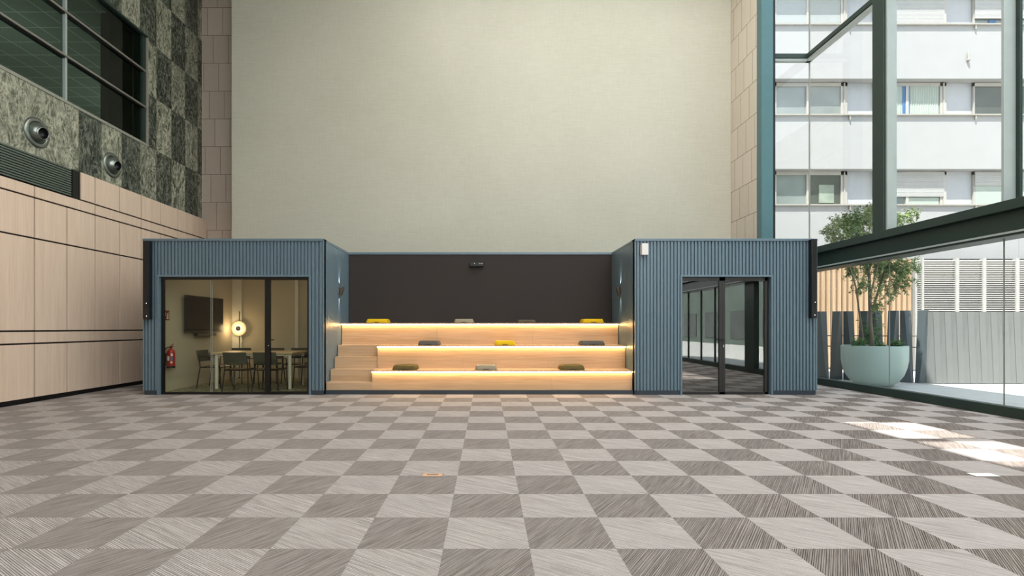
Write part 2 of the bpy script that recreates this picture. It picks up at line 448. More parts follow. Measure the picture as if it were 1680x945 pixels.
# round air nozzles
def nozzle(y, label):
    r = thing('air_nozzle', label, 'air vent', (XL, y, 4.70), 'round air nozzles on the slate wall')
    Mx = Matrix.Rotation(PI/2, 3, 'Y')
    MB().lathe([(.262, .001), (.262, .012), (.235, .03), (.20, .034), (.178, .02), (.178, .001)], (XL, y, 4.70), 48, Mx).build('flange', M_noz, r)
    # eyeball, tipped a little down and towards the room
    aim = Vector((1, -.12, -.16)).normalized(); q = Vector((0, 0, 1)).rotation_difference(aim).to_matrix()
    R = .178
    prof = [(R*math.cos(math.radians(k)), R*math.sin(math.radians(k))-.02) for k in range(12, 56, 4)]
    prof += [(.101, .142), (.094, .142), (.090, .12)]
    MB().lathe(prof, (XL, y, 4.70), 40, q).build('ball', M_noz, r)
    MB().lathe([(.091, .138), (.088, .03), (.0001, .025)], (XL, y, 4.70), 32, q).build('throat', M_frame, r)
M_noz = simple('satin_nozzle_metal', (140, 148, 142), .28, .85)
nozzle(9.24, 'larger-looking round metal air nozzle on slate wall, nearer the left picture edge')
nozzle(11.1, 'smaller-looking round metal air nozzle on slate, farther back above wood panels')

# office window high on the left wall
wb = thing('window_1', None, None, (XL, 9, WZ0)); wb['kind'] = 'structure'; wb['label'] = 'dark green office window with steel bars in the slate wall'
fr = MB()
fr.box(XL-.24, XL-.02, WY1-.16, WY1-.02, WZ0, WZ1)                       # reveal post
fr.box(XL-.24, XL+.012, -6, WY1, WZ1-.05, WZ1); fr.build('head_frame', M_green, wb)
B(XL-.24, XL+.015, -6, WY1, WZ0-.02, WZ0+.035).build('sill', simple('pale_steel_trim', (150, 152, 140), .4), wb)
B(XL-.05, XL+.012, WY1-.045, WY1, WZ0, WZ1).build('end_trim', M_sill, wb)
M_bar = simple('steel_bar', (172, 170, 162), .3, .6)
for z in (6.37, 7.2):
    tb = MB(); tb.box(XL-.10, XL-.02, -6, WY1-.12, z-.03, z+.03); tb.build('transom', M_frame, wb)
    MB().tube([(XL+.0, -6, z+.012), (XL+.0, WY1-.10, z+.012)], .024, 10).build('transom_bar', M_bar, wb)
for y in (9.91, 7.5, 5.1, 2.7, .3):
    B(XL-.10, XL-.015, y-.022, y+.022, WZ0+.03, WZ1-.05).build('mullion', M_grey, wb)
ed = [-6, .3, 2.7, 5.1, 7.5, 9.91, WY1-.12]
zz = [WZ0+.03, 6.37, 7.2, WZ1-.05]
for a, b in zip(ed[4:], ed[5:]):
    for c, d in zip(zz, zz[1:]): B(XL-.075, XL-.065, a, b, c, d).build('pane', GL_office, wb)
B(XL-.075, XL-.065, -6, 7.5, WZ0, WZ1).build('pane', GL_office, wb)
om = MB(); om.box(XL-6.2, XL-6.0, -6, 20, 5.2, 8.3); om.box(XL-6, XL-.26, 19.9, 20, 5.2, 8.3); om.box(XL-6, XL-.26, -6.1, -6, 5.2, 8.3)
om.box(XL-6, XL-.26, -6, 20, 5.1, 5.2)
struct('wall_office', om, M_officew)
struct('ceiling_office', B(XL-6, XL-.26, -6, 20, 8.12, 8.2), M_officec)
struct('wall_office_pier', B(XL-.5, XL-.30, 11.45, 12.2, 5.2, 8.12), M_officed)
for k, (oy, ox) in enumerate([(8.7, -9.2), (10.1, -9.4), (8.0, -10.6)]):
    cl = thing('office_ceiling_light', ['grid louvre office ceiling light behind lower-left pane of the high window', 'louvred office ceiling light seen behind the middle panes', 'farther office ceiling light deeper behind the high green window'][k], 'ceiling light', (ox, oy, 8.1), 'office ceiling lights behind green glass')
    fm_ = MB(); fm_.box(ox-.3, ox+.3, oy-.3, oy-.28, 8.07, 8.118); fm_.box(ox-.3, ox+.3, oy+.28, oy+.3, 8.07, 8.118)
    for q in range(5): fm_.box(ox-.3+q*.145, ox-.28+q*.145, oy-.28, oy+.28, 8.07, 8.118)
    fm_.build('louvre', M_whitemetal, cl)
    tm = MB()
    for q in range(4): tm.box(ox-.24+q*.145, ox-.20+q*.145, oy-.26, oy+.26, 8.10, 8.115)
    tm.build('tube', E_office, cl)
for q, yy in enumerate((7.5, 11.5, 16)):  # no fittings: added points that brighten the office ceiling
    d = bpy.data.lights.new('office_fill', 'POINT'); d.energy = 75; d.color = (.92, 1, .95); d.shadow_soft_size = .3
    o = bpy.data.objects.new('office_fill', d); COL.objects.link(o); o.location = (XL-3.2, yy, 6.3)

# ------------------------------------------------------------------ right glazing
XR = 7.47
struct('trim_3', B(XR-.07, XR+.08, -8.2, 12.2, -.1, .15).box(6.6, XR, 12.1, 12.22, -.1, .15), M_green, .004, 'dark green bottom rail of the glazing')
YG = [12.16, 9.75, 7.59, 5.43, 2.9, 1.8, .65, -1.7, -4.2, -8.2]
for k, (a, b) in enumerate(zip(YG, YG[1:])):
    struct('window_%d' % (k+2), B(XR-.006, XR+.006, b+.004, a-.004, .15, 2.55), GL_side)
for y in YG[1:3]:
    struct('trim_%d' % (4+YG.index(y)), B(XR-.009, XR+.009, y-.004, y+.004, .15, 2.55), M_sildark)
struct('window_11', B(6.60, XR-.004, 12.155, 12.167, .15, 2.55), GL_side)
# posts seen mirrored in the door glass
for n_, (y, w) in enumerate(((5.35, .26), (2.9, .02), (1.8, .02), (.65, .02), (-1.7, .02), (-4.2, .2))):
    struct('trim_%d' % (10+n_), B(XR-(.12 if w > .1 else .035), XR+.02, y-w, y+w, .15, 2.56), M_green)
# I-section beam along the glazing, top z 3.04
bm_ = MB()
bm_.box(7.20, 7.58, -8.2, 12.25, 2.54, 2.60); bm_.box(7.30, 7.50, -8.2, 12.25, 2.60, 2.90); bm_.box(7.20, 7.58, -8.2, 12.25, 2.90, 3.04)
bm_.box(6.58, 7.3, 12.02, 12.25, 2.54, 3.04)
struct('beam', bm_, M_green, .004, 'dark green steel beam over the lower glazing')
struct('trim_16', B(7.188, 7.2, -8.2, 12.05, 2.572, 2.60), M_grey, 0, 'highlight on the beam edge, built as a pale strip')  # beam edge highlight modelled as a pale strip
# upper glazing
struct('trim_17', B(6.31, 6.575, 12.06, 12.28, 0, ZC), M_teal, .004, 'teal steel corner column')
struct('trim_18', B(6.578, 6.635, 12.08, 12.26, 0, ZC), M_frame)
UG = [12.16, 9.75, 7.42, 5.1, 2.8, .5, -1.8, -8.2]
for k, (a, b) in enumerate(zip(UG, UG[1:])):
    struct('window_%d' % (k+12), B(XR-.006, XR+.006, b+.004, a-.004, 3.04, ZC), GL_side)
struct('window_20', B(6.64, XR-.004, 12.155, 12.167, 3.04, ZC), GL_side)
struct('trim_19', B(XR-.012, XR+.012, 12.15, 12.174, .15, ZC), M_sildark)
struct('trim_20', B(7.26, 7.48, 9.62, 9.9, 3.04, ZC), M_green, .006, 'dark green upright column of the upper glazing')
struct('trim_21', B(7.30, 7.475, 9.58, 9.62, 3.04, ZC), M_grey, .003)
struct('trim_22', B(7.28, 7.47, 7.40, 7.44, 3.04, ZC), M_grey, .003, 'slim grey upright fin')
struct('trim_23', B(7.445, 7.485, 7.34, 7.40, 3.04, ZC), M_green, .003)
for k, y in enumerate((5.1, 2.8, .5, -1.8)): struct('trim_%d' % (24+k), B(7.26, 7.48, y-.1, y+.1, 3.04, ZC), M_green)
tr_ = MB(); tr_.box(7.36, 7.50, -8.2, 12.2, 7.47, 7.57); tr_.box(6.63, 7.50, 12.08, 12.2, 7.47, 7.57)
struct('trim_28', tr_, M_green, .003, 'dark transom turning the glazing corner')
t2 = MB(); t2.box(7.38, 7.50, -8.2, 12.2, 7.41, 7.465); t2.box(6.63, 7.50, 12.10, 12.2, 7.41, 7.465)
struct('trim_29', t2, M_grey, .003)

# ================================================================== OUTDOORS
ZG = -.12
struct('ground_plaza', B(7.55, 60, -60, 40, ZG-.1, ZG).box(-60, 7.55, 14.95, 40, ZG-.1, ZG), M_paving)

bd = thing('apartment_building', 'white rendered apartment building with ribbon windows behind the glass wall', 'building', (14, 18, ZG))
FY = 18.0
def FX(px): return (px-798)*FY/F
def FZ(py): return H+(537-py)*FY/F
sills = [5.48, 8.56, 11.65]
B(6, 34, FY+.34, FY+.6, ZG, 14.5).build('recess_wall', M_facadep, bd)
for a, b in ((3.62, 5.44), (6.70, 8.52), (9.79, 11.61), (12.88, 14.7)):
    sp = MB(); xs = [6+k*4.255-.55 for k in range(-1, 8)]
    for x0, x1 in zip(xs, xs[1:]): sp.box(x0+.006, x1-.006, FY, FY+.33, a, b)
    sp.build('spandrel', M_facade, bd)
for z in sills:
    B(6, 34, FY-.07, FY+.33, z-.045, z).build('sill', M_sill, bd)
    for px in (1393, 1599): B(FX(px)-.02, FX(px)+.02, FY-.06, FY-.001, z-.19, z-.046).build('bracket', M_sill, bd)
B(6, 34, FY+.05, FY+.33, ZG, 3.60).build('ground_floor_wall', M_louvreback, bd)
fy = FY+.25
def fwin(px0, zi, mode):
    x0 = FX(px0)+.03; x1 = x0+2.5; z0 = sills[zi]; z1 = z0+1.21
    w = MB(); fwd = .07
    w.box(x0, x1, fy, fy+fwd, z0, z0+.05); w.box(x0, x1, fy, fy+fwd, z1-.12, z1)
    w.box(x0, x0+.04, fy, fy+fwd, z0, z1); w.box(x1-.22, x1, fy, fy+fwd, z0, z1); w.box(x1-.13, x1-.09, fy-.03, fy+fwd, z0, z1-.02)
    mx = x0+1.08; w.box(mx, mx+.10, fy-.015, fy+fwd, z0+.05, z1-.12)
    wo = w.build('window', M_whiteframe, bd)
    B(x0+.04, mx, fy+.05, fy+.06, z0+.05, z1-.12).build('pane', M_winglass if mode != 'dark' else M_windark, wo)
    B(mx+.1, x1-.22, fy+.04, fy+.05, z0+.05, z1-.12).build('pane', M_windark if mode in ('picture', 'dark') else M_winglass, wo)
    if mode == 'shutter' or mode == 'half':
        zb = z0+.04 if mode == 'shutter' else z0+.30
        s_ = MB()
        k = z1-.02
        while k > zb+.04: s_.box(x0+.02, x1-.1, fy-.035, fy-.012, k-.043, k-.004); k -= .048
        s_.build('shutter', M_shutter, wo)
    if mode == 'half': 
        B(x0+1.2, x1-.25, fy+.02, fy+.035, z0+.05, z0+.3).build('curtain', M_curtain, wo)
        B(x0+.55, x0+.8, fy+.02, fy+.035, z0+.05, z0+.3).build('blue_curtain', M_bluecurt, wo)
    if mode == 'curtain':
        rows = [[], []]
        for q in range(61):
            xx = x0+.05+q*(mx-x0-.06)/60; yy = fy+.02+.012*math.sin(q*1.1); rows[0].append((xx, yy, z0+.05)); rows[1].append((xx, yy, z1-.12))
        MB().grid(rows).build('curtain', M_curtain, wo)
        rows = [[], []]
        for q in range(61):
            xx = mx+.16+q*(x1-.25-mx-.16)/60; yy = fy+.02+.012*math.sin(q*1.3); rows[0].append((xx, yy, z0+.05)); rows[1].append((xx, yy, z1-.12))
        MB().grid(rows).build('curtain', M_curtain, wo)
        B(mx-.1, mx-.01, fy+.002, fy+.02, z0+.05, z1-.12).build('blue_curtain', M_bluecurt, wo)
        B(mx+.11, mx+.15, fy+.002, fy+.02, z0+.05, z1-.12).build('blue_curtain', M_bluecurt, wo)
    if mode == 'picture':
        B(mx+.45, x1-.45, fy+.02, fy+.035, z0+.12, z0+.75).build('picture_panel', M_picture, wo)  # flat picture shape in front of the pane
    if mode == 'blind':
        s_ = MB(); k = z1-.13
        while k > z0+.08: s_.box(x0+.05, x1-.23, fy+.015, fy+.03, k-.028, k); k -= .034
        s_.build('blind', M_winblind, wo)
    if mode == 'cloth':
        s_ = MB(); k = z1-.02
        while k > z0+.75: s_.box(x0+.02, x1-.1, fy-.035, fy-.012, k-.043, k-.004); k -= .048
        s_.build('shutter', M_shutter, wo)
        B(x0+.05, x1-.3, fy+.0, fy+.012, z0+.05, z0+.72).build('curtain', M_curtain, wo)
M_winblind = simple('grey_window_blind', (158, 164, 164), .6)
modes = {(0, 0): 'picture', (1, 0): 'half', (2, 0): 'cloth', (3, 0): 'shutter', (0, 1): 'clear', (1, 1): 'curtain', (2, 1): 'dark', (3, 1): 'shutter', (0, 2): 'blind', (1, 2): 'shutter', (2, 2): 'half', (3, 2): 'shutter'}
for ci_ in range(-1, 6):
    for zi in range(3):
        px0 = 1277+165*ci_
        if ci_ == 3: px0 = 1667
        fwin(px0 if ci_ != 3 else 1772-0, zi, modes.get((ci_, zi), 'clear'))
dn = MB(); dn.lathe([(.0, 0), (.045, .02), (.05, .06), (.02, .12), (.028, .2), (.012, .33), (.0, .36)], (FX(1587), FY-.04, FZ(102)), 10)
dn.build('wall_ornament', M_sill, bd)

# timber batten screen and white louvred screen
SY = 17.3
ts = thing('timber_batten_screen', 'tall pale timber batten screen behind the dark fence and tree', 'screen', (12, SY, ZG))
xl, xr_ = 8.0, (1500-798)/F*SY-.08
x = xl
tz1 = H+112*SY/F
while x < xr_:
    B(x, x+.108, SY, SY+.09, ZG+.02, tz1).build('batten', M_pine, ts); x += .178
for z in (.5, 2.56, 3.3): B(xl, xr_, SY+.09, SY+.13, z-.03, z+.03).build('rail', M_louvre, ts)
B(xl, xr_, SY+.52, SY+.56, ZG+.02, tz1-.05).build('backing_panel', simple('dark_backing', (92, 80, 66), .9), ts)
ls = thing('louvred_screen', 'white horizontal louvred screen right of the timber battens', 'screen', (18, SY, ZG))
posts = [14.12, 14.35, 15.48, 16.37, 17.46, 18.5, 19.6, 20.7, 21.8]
for k, px_ in enumerate(posts):
    w = .03 if k < 2 else .055
    B(px_-w, px_+w, SY-.02, SY+.1, ZG+.02, tz1+.03).build('post', M_louvre, ls)
for a, b in zip(posts, posts[1:]):
    lm = MB(); z = ZG+.1
    while z < tz1-.02:
        lm.add([(a+.05, SY+.01, z), (b-.05, SY+.01, z), (b-.05, SY+.06, z+.042), (a+.05, SY+.06, z+.042), (a+.05, SY+.016, z-.006), (b-.05, SY+.016, z-.006), (b-.05, SY+.066, z+.036), (a+.05, SY+.066, z+.036)],
               [(0,1,2,3),(7,6,5,4),(0,4,5,1),(2,6,7,3),(1,5,6,2),(0,3,7,4)]); z += .071
    lm.build('louvre_panel', M_louvre, ls)
B(14.1, 22, SY+.3, SY+.34, ZG, tz1-.02).build('backing_panel', M_louvreback, ls)

# folded metal slat fence: shaded run and sunlit run
def slat(x, y, w, h0, h1, flip=False, gap=.17, Mt=None):
    """one folded plate: fold line runs diagonally from top to bottom"""
    rows_f = []; rows_b = []; N = 6
    for k in range(N+1):
        q = k/N
        u = .34+.42*(1-q) if not flip else .66-.40*(1-q)
        ww = w*(1.0-gap*q); z = h0+(h1-h0)*q
        x0 = x+(.0 if not flip else w*.2*q)
        F0 = (x0, y+.02, z); F1 = (x0+ww*u, y-.035, z); F2 = (x0+ww, y+.075, z)
        rows_f.append([F0, F1, F2]); rows_b.append([(x0, y+.03, z), (x0+ww*u, y-.023, z), (x0+ww, y+.085, z)])
    m = MB(); m.grid(rows_f, False); m.grid([list(reversed(r)) for r in rows_b], False)
    for k in range(N):
        for (f, b, i_) in ((rows_f, rows_b, 0), (rows_f, rows_b, 2)):
            m.add([f[k][i_], b[k][i_], b[k+1][i_], f[k+1][i_]], [(0, 1, 2, 3)])
    m.add(rows_f[-1]+rows_b[-1], [(0, 1, 4, 3), (1, 2, 5, 4)])
    if Mt: m.v = [tuple(Mt @ Vector(a)) for a in m.v]
    return m
f1 = thing('metal_slat_fence', 'shaded dark metal slat fence behind the round planter', 'fence', (9, 14.0, ZG))
xe = (1524-798)/F*12.95
fd = Vector((7.45-xe, 14.65-12.95, 0)); flen = fd.length; fa = math.atan2(-fd.y, -fd.x)
Mf = Matrix.Translation((7.45, 14.65, 0)) @ Matrix.Rotation(fa, 4, 'Z')
x = 0; k = 0
while x < flen-.06:
    slat(x, 0, .287, ZG+.02, 1.70, flip=k % 2 == 0, gap=.19, Mt=Mf).build('slat', M_fence, f1); x += .2975; k += 1
for z in (.2, .78, 1.06): B(0, flen, .075, .10, z-.012, z+.012).build('rail', M_fence, f1).matrix_basis = Mf if False else Matrix.Identity(4)
for o in kids(f1):
    if o.name.startswith('rail'):
        me = o.data; inv = Vector(f1.location)
        for v in me.vertices: v.co = (Mf @ (v.co+inv))-inv
f2 = thing('metal_slat_fence', 'sunlit grey metal slat fence in front of the white louvred screen', 'fence', (14, 12.9, ZG))
x = xe+.06
while x < 22:
    # leaning front strip and a canted rear plate, leaving a wedge open at the top
    z0_, z1_ = ZG+.03, 1.66
    def plate(xb0, xb1, xt0, xt1, yl, yr, nm):
        vs_ = [(xb0, yl, z0_), (xb1, yr, z0_), (xt1, yr, z1_), (xt0, yl, z1_), (xb0, yl+.008, z0_), (xb1, yr+.008, z0_), (xt1, yr+.008, z1_), (xt0, yl+.008, z1_)]
        m_ = MB(); m_.add(vs_, [(0,1,2,3),(7,6,5,4),(0,4,5,1),(1,5,6,2),(2,6,7,3),(3,7,4,0)]); m_.build(nm, M_fence2, f2)
    plate(x+.075, x+.205, x+.0, x+.13, 12.90, 12.885, 'slat')
    plate(x-.085, x+.085, x-.055, x+.012, 13.00, 12.91, 'rear_slat')
    x += .283
for z in (.2, .78, 1.06): B(xe, 22, 13.02, 13.04, z-.012, z+.012).build('rail', M_fence, f2)

# grey-green building on the far side of the plaza (seen mirrored in the door glass)
gb = thing('stone_office_building', 'dim grey-green stone building mirrored in the dark double door glass', 'building', (20, -10, ZG))
B(20, 22, -45, 9, ZG, 14).build('wall', M_stoneext, gb)
for k in range(9):
    B(19.95, 20.0, -38+k*5, -35+k*5, .4, 2.6).build('window', M_windark, gb)

# planter, soil, tree, shrubs
PX, PY, PR = 9.28, 12.6, .81
pl = thing('round_planter', 'large pale sage round planter bowl outside the glass', 'planter', (PX, PY, ZG))
prof = [(.0001, .0), (.34, .0), (.45, .03), (.58, .12), (.70, .27), (.775, .46), (.805, .62), (.81, .95), (.80, .965), (.775, .965), (.765, .95), (.76, .86)]
prof = [(r*.82, z) for r, z in prof]
MB().lathe([(r, z+ZG) for r, z in prof], (PX, PY, 0), 64).build('bowl', M_pot, pl)
MB().lathe([(.626, ZG+.88), (.33, ZG+.9), (.0001, ZG+.91)], (PX, PY, 0), 32).build('soil', M_soil, pl)

def leafspray(m, rnd, c, n, spread, size, droop=.5, width=.22):
    for _ in range(n):
        p_ = Vector(c)+Vector((rnd.gauss(0, spread[0]), rnd.gauss(0, spread[1]), rnd.gauss(0, spread[2])))
        d = Vector((rnd.uniform(-1, 1), rnd.uniform(-1, 1), rnd.uniform(-1, .6)-droop*.5)).normalized()
        s_ = size*rnd.uniform(.6, 1.3); sd_ = d.cross(Vector((rnd.uniform(-1, 1), rnd.uniform(-1, 1), rnd.uniform(-1, 1)))).normalized()*s_*width
        m.add([p_, p_+d*s_*.5+sd_, p_+d*s_, p_+d*s_*.5-sd_], [(0, 1, 2, 3)])
tr = thing('pepper_tree', 'slender feathery tree with grey trunk growing from the round planter', 'tree', (PX, PY, .77))
def T(px, py, dy=0):   # a point of the tree near the planter's depth
    y = PY+dy; return Vector(((px-798)/F*y, y, H+(537-py)/F*y))
br = MB()
br.tube([T(1432, 572), T(1428, 530), T(1427, 490), T(1426, 450), T(1420, 400), T(1415, 360)], [.045, .04, .036, .03, .02, .008], 8)
br.tube([T(1418, 570, -.1), T(1411, 520, -.15), T(1404, 470, -.2), T(1392, 430, -.2), T(1380, 400, -.2), T(1372, 375, -.25)], [.022, .02, .017, .014, .01, .005], 7)
br.tube([T(1430, 515), T(1440, 480, .1), T(1452, 440, .15), T(1470, 395, .2), T(1484, 365, .2)], [.028, .024, .018, .012, .005], 7)
br.tube([T(1427, 490), T(1436, 450, -.2), T(1448, 410, -.3), T(1452, 370, -.3)], [.02, .016, .01, .005], 6)
rnd = random.Random(3)
clusters = []
for (px, py, sx, sz, n) in [(1374, 380, 15, 13, 420), (1385, 362, 9, 8, 160), (1412, 368, 14, 14, 440), (1428, 350, 12, 8, 260), (1402, 392, 12, 8, 220),
                            (1484, 357, 9, 7, 220), (1460, 372, 12, 10, 160), (1395, 425, 12, 7, 120), (1425, 430, 16, 10, 300), (1450, 440, 17, 12, 440), (1480, 440, 15, 11, 330),
                            (1415, 470, 10, 10, 130), (1402, 447, 10, 8, 120), (1455, 475, 10, 12, 160), (1438, 498, 7, 8, 60), (1470, 462, 12, 8, 140)]:
    clusters.append((px, py, sx, sz, n))
lf = MB()
for (px, py, sx, sz, n) in clusters:
    k = PY/F
    c = T(px, py, rnd.uniform(-.25, .25))
    for _ in range(max(8, n//8)):
        cc = c+Vector((rnd.gauss(0, sx*k*.75), rnd.gauss(0, .16), rnd.gauss(0, sz*k*.75)))
        b0 = cc+Vector((rnd.uniform(-.12, .12), rnd.uniform(-.1, .1), rnd.uniform(.05, .16)))
        e = cc+Vector((rnd.uniform(-.06, .06), rnd.uniform(-.06, .06), -rnd.uniform(.04, .14)))
        br.tube([b0, cc, e], .0025, 3, False)
        for q in range(30):
            f_ = rnd.random(); p_ = b0.lerp(cc, f_*2) if f_ < .5 else cc.lerp(e, f_*2-1)
            leafspray(lf, rnd, p_, 1, (.014, .014, .014), .07, .7, .17)
br.build('trunk', M_bark, tr)
lf.build('foliage', M_leaf, tr)
def shrub(px, py0, py1, wpx, dy, label, n, size, name='rosemary_shrub'):
    y = PY+dy; k = y/F
    base = Vector(((px-798)*k, y, .76)); top = H+(537-py1)*k
    r = thing(name, label, 'plant', base, 'shrubs in the round planter')
    st = MB(); lv = MB()
    for _ in range(n):
        a = rnd.uniform(0, 2*PI); rr = wpx*k*.5*math.sqrt(rnd.random())
        e = base+Vector((rr*math.cos(a), rr*.7*math.sin(a), (top-.76)*rnd.uniform(.55, 1)))
        b0 = base+Vector((rr*.4*math.cos(a), rr*.3*math.sin(a), 0))
        st.tube([b0, e], .003, 3, False)
        for q in range(16):
            p_ = b0.lerp(e, rnd.uniform(.2, 1)); leafspray(lv, rnd, p_, 1, (.008, .008, .008), size, -.6, .16)
    st.build('stems', M_bark, r); lv.build('leaves', M_leafd, r)
shrub(1408, 575, 553, 28, -.15, 'low green shrub at the left side of the planter rim', 40, .06)
shrub(1446, 575, 561, 18, -.38, 'small low green tuft at planter centre before the trunk', 26, .05)
shrub(1470, 575, 556, 24, -.25, 'low green shrub at the right side of the planter rim', 34, .06)
shrub(1433, 575, 520, 46, .2, 'taller leafy shrub around the trunk base', 26, .09, 'leafy_shrub')

# ================================================================== PODS
PIT = .0648
def corr(m, x0, x1, z0, z1, y):
    """trapezoidal ribs, crest at y, valley at y+.02"""
    n = max(1, round((x1-x0)/PIT)); p_ = (x1-x0)/n; pts = []
    for k in range(n):
        a = x0+k*p_
        pts += [(a+p_*.24, y+.034), (a+p_*.30, y), (a+p_*.86, y), (a+p_*.92, y+.034)]
    pts = [(x0, y+.034)]+pts+[(x1, y+.034)]
    m.grid([[(a, b, z0) for a, b in pts], [(a, b, z1) for a, b in pts]], False)
YF = 9.95; ZT = 2.955
def pod(X0_, X1_, O0, O1, OT, name, label, side, yb, inner, floor_m, pitch_side=None):
    r = thing(name, label, 'meeting pod', ((X0_+X1_)/2, YF, 0))
    fc = MB()
    corr(fc, X0_+.02, O0-.035, .085, ZT-.045, YF); corr(fc, O1+.035, X1_-.02, .085, ZT-.045, YF); corr(fc, O0-.035, O1+.035, OT+.035, ZT-.045, YF)
    fc.build('front_cladding', M_blue, r)
    bk = MB(); bk.box(X0_, O0-.001, YF+.036, YF+.14, .0, ZT-.05); bk.box(O1+.001, X1_, YF+.036, YF+.14, .0, ZT-.05); bk.box(O0-.001, O1+.001, YF+.036, YF+.14, OT+.001, ZT-.05)
    bk.build('front_wall', M_bluepl, r)
    tm = MB(); tm.box(O0-.035, O0, YF-.012, YF+.16, 0, OT); tm.box(O1, O1+.035, YF-.012, YF+.16, 0, OT); tm.box(O0-.035, O1+.035, YF-.012, YF+.16, OT, OT+.035)
    tm.build('opening_trim', M_blue, r, .002)
    cp = MB(); cp.box(X0_-.005, X1_+.005, YF-.02, YF+.16, ZT-.045, ZT); cp.box(X0_-.005, X0_+.1, YF, yb, ZT-.045, ZT); cp.box(X1_-.1, X1_+.005, YF, yb, ZT-.045, ZT)
    cp.build('cap_trim', M_blue, r, .003)
    ct = MB(); ct.box(X0_-.005, X0_+.022, YF-.008, YF+.03, .085, ZT-.04); ct.box(X1_-.022, X1_+.005, YF-.008, YF+.03, .085, ZT-.04)
    ct.build('corner_trim', M_blue, r, .002)
    pb = MB(); pb.box(X0_+.03, O0-.036, YF+.012, YF+.05, 0, .085); pb.box(O1+.036, X1_-(.06 if side < 0 else 0), YF+.012, YF+.05, 0, .085)
    pb.build('plinth', M_bluepl, r)
    # shell: side walls, back wall, roof
    inm = MB()
    inm.box(X0_+.10, X0_+.14, YF+.14, yb-.05, 0, ZT-.25); inm.box(X1_-.14, X1_-.10, YF+.14, yb-.05, 0, ZT-.25); inm.box(X0_+.1, X1_-.1, yb-.09, yb-.05, 0, ZT-.25)
    inm.build('inner_wall', inner, r)
    ou = MB(); ou.box(X0_+.012, X0_+.10, YF+.14, yb, 0, ZT-.05); ou.box(X1_-.10, X1_-.012, YF+.14, yb, 0, ZT-.05); ou.box(X0_+.1, X1_-.1, yb-.05, yb, 0, ZT-.05)
    ou.build('outer_wall', M_bluepl, r)
    # vertical boards on the outer sides
    bd_ = MB()
    for xx, sg in ((X0_, 1), (X1_, -1)):
        y = YF+.035
        while y < yb-.05:
            bd_.box(xx, xx+sg*.012, y+.003, min(y+.127, yb), .0, ZT-.045); y += .13
        bd_.build('side_cladding', M_blue, r); bd_ = MB()
    B(X0_+.1, X1_-.1, YF+.14, yb-.05, ZT-.25, ZT-.22).build('ceiling_panel', M_podceil, r)
    B(X0_+.012, X1_-.012, YF+.14, yb, ZT-.05, ZT-.01).build('roof', M_bluepl, r)
    B(X0_+.14, X1_-.14, YF+.145, yb-.09, .002, .012).build('pod_floor', floor_m, r)
    return r

def bframe(m, x0, x1, z0, z1, t, y0, y1):
    m.box(x0, x0+t, y0, y1, z0, z1); m.box(x1-t, x1, y0, y1, z0, z1); m.box(x0+t, x1-t, y0, y1, z0, z0+t); m.box(x0+t, x1-t, y0, y1, z1-t, z1); return m
def PXm(px, y=YF): return (px-798)/F*y
OT = 2.235
# left pod
LP = pod(-6.49, -3.08, PXm(261), PXm(507), OT, 'meeting_pod', 'left blue ribbed meeting pod with table and chairs behind glass', 1, 13.3, M_inner, M_podfloor)
a0, a1 = PXm(261), PXm(507)
dx0 = PXm(436)
fr = MB(); bframe(fr, a0+.002, dx0, .002, OT-.002, .045, YF+.06, YF+.12); fr.build('glazing_frame', M_frame, LP)
jx = PXm(347.5, YF+.09)
for q, (g0, g1) in enumerate(((a0+.045, jx-.006), (jx+.006, dx0-.045))):
    B(g0, g1, YF+.085, YF+.095, .045, OT-.045).build('glass_panel', GL_pod, LP)
B(jx-.018, jx-.012, YF+.082, YF+.098, .045, OT-.045).build('glass_joint', M_sildark, LP)
B(jx+.012, jx+.016, YF+.082, YF+.098, .045, OT-.045).build('glass_joint', M_sildark, LP)
dm = MB(); bframe(dm, dx0+.004, a1-.002, .006, OT-.004, .05, YF+.055, YF+.115); do = dm.build('door', M_frame, LP)
B(dx0+.054, a1-.052, YF+.08, YF+.09, .056, OT-.054).build('door_glass', GL_pod, do)
hm = MB(); hm.box(dx0+.012, dx0+.04, YF+.02, YF+.055, 1.03, 1.055); hm.box(dx0+.012, dx0+.15, YF+.015, YF+.03, 1.032, 1.053)
hm.build('door_handle', M_black, do)
MB().lathe([(.0001, 0), (.012, 0), (.012, .012), (.0001, .014)], (dx0+.028, YF+.055, .93), 12, Matrix.Rotation(PI/2, 3, 'X')).build('lock', M_chrome, do)
# inside back wall: lamp trim, and a pale strip standing in for a reflection
B(PXm(379, 13.15), PXm(397, 13.15), 13.13, 13.205, .012, ZT-.25).build('pale_strip', M_podceil, LP)
B(PXm(484, 13.15), PXm(489, 13.15), 13.15, 13.205, .012, ZT-.25).build('pale_strip', M_podceil, LP)  # reflection modelled as a thin pale strip
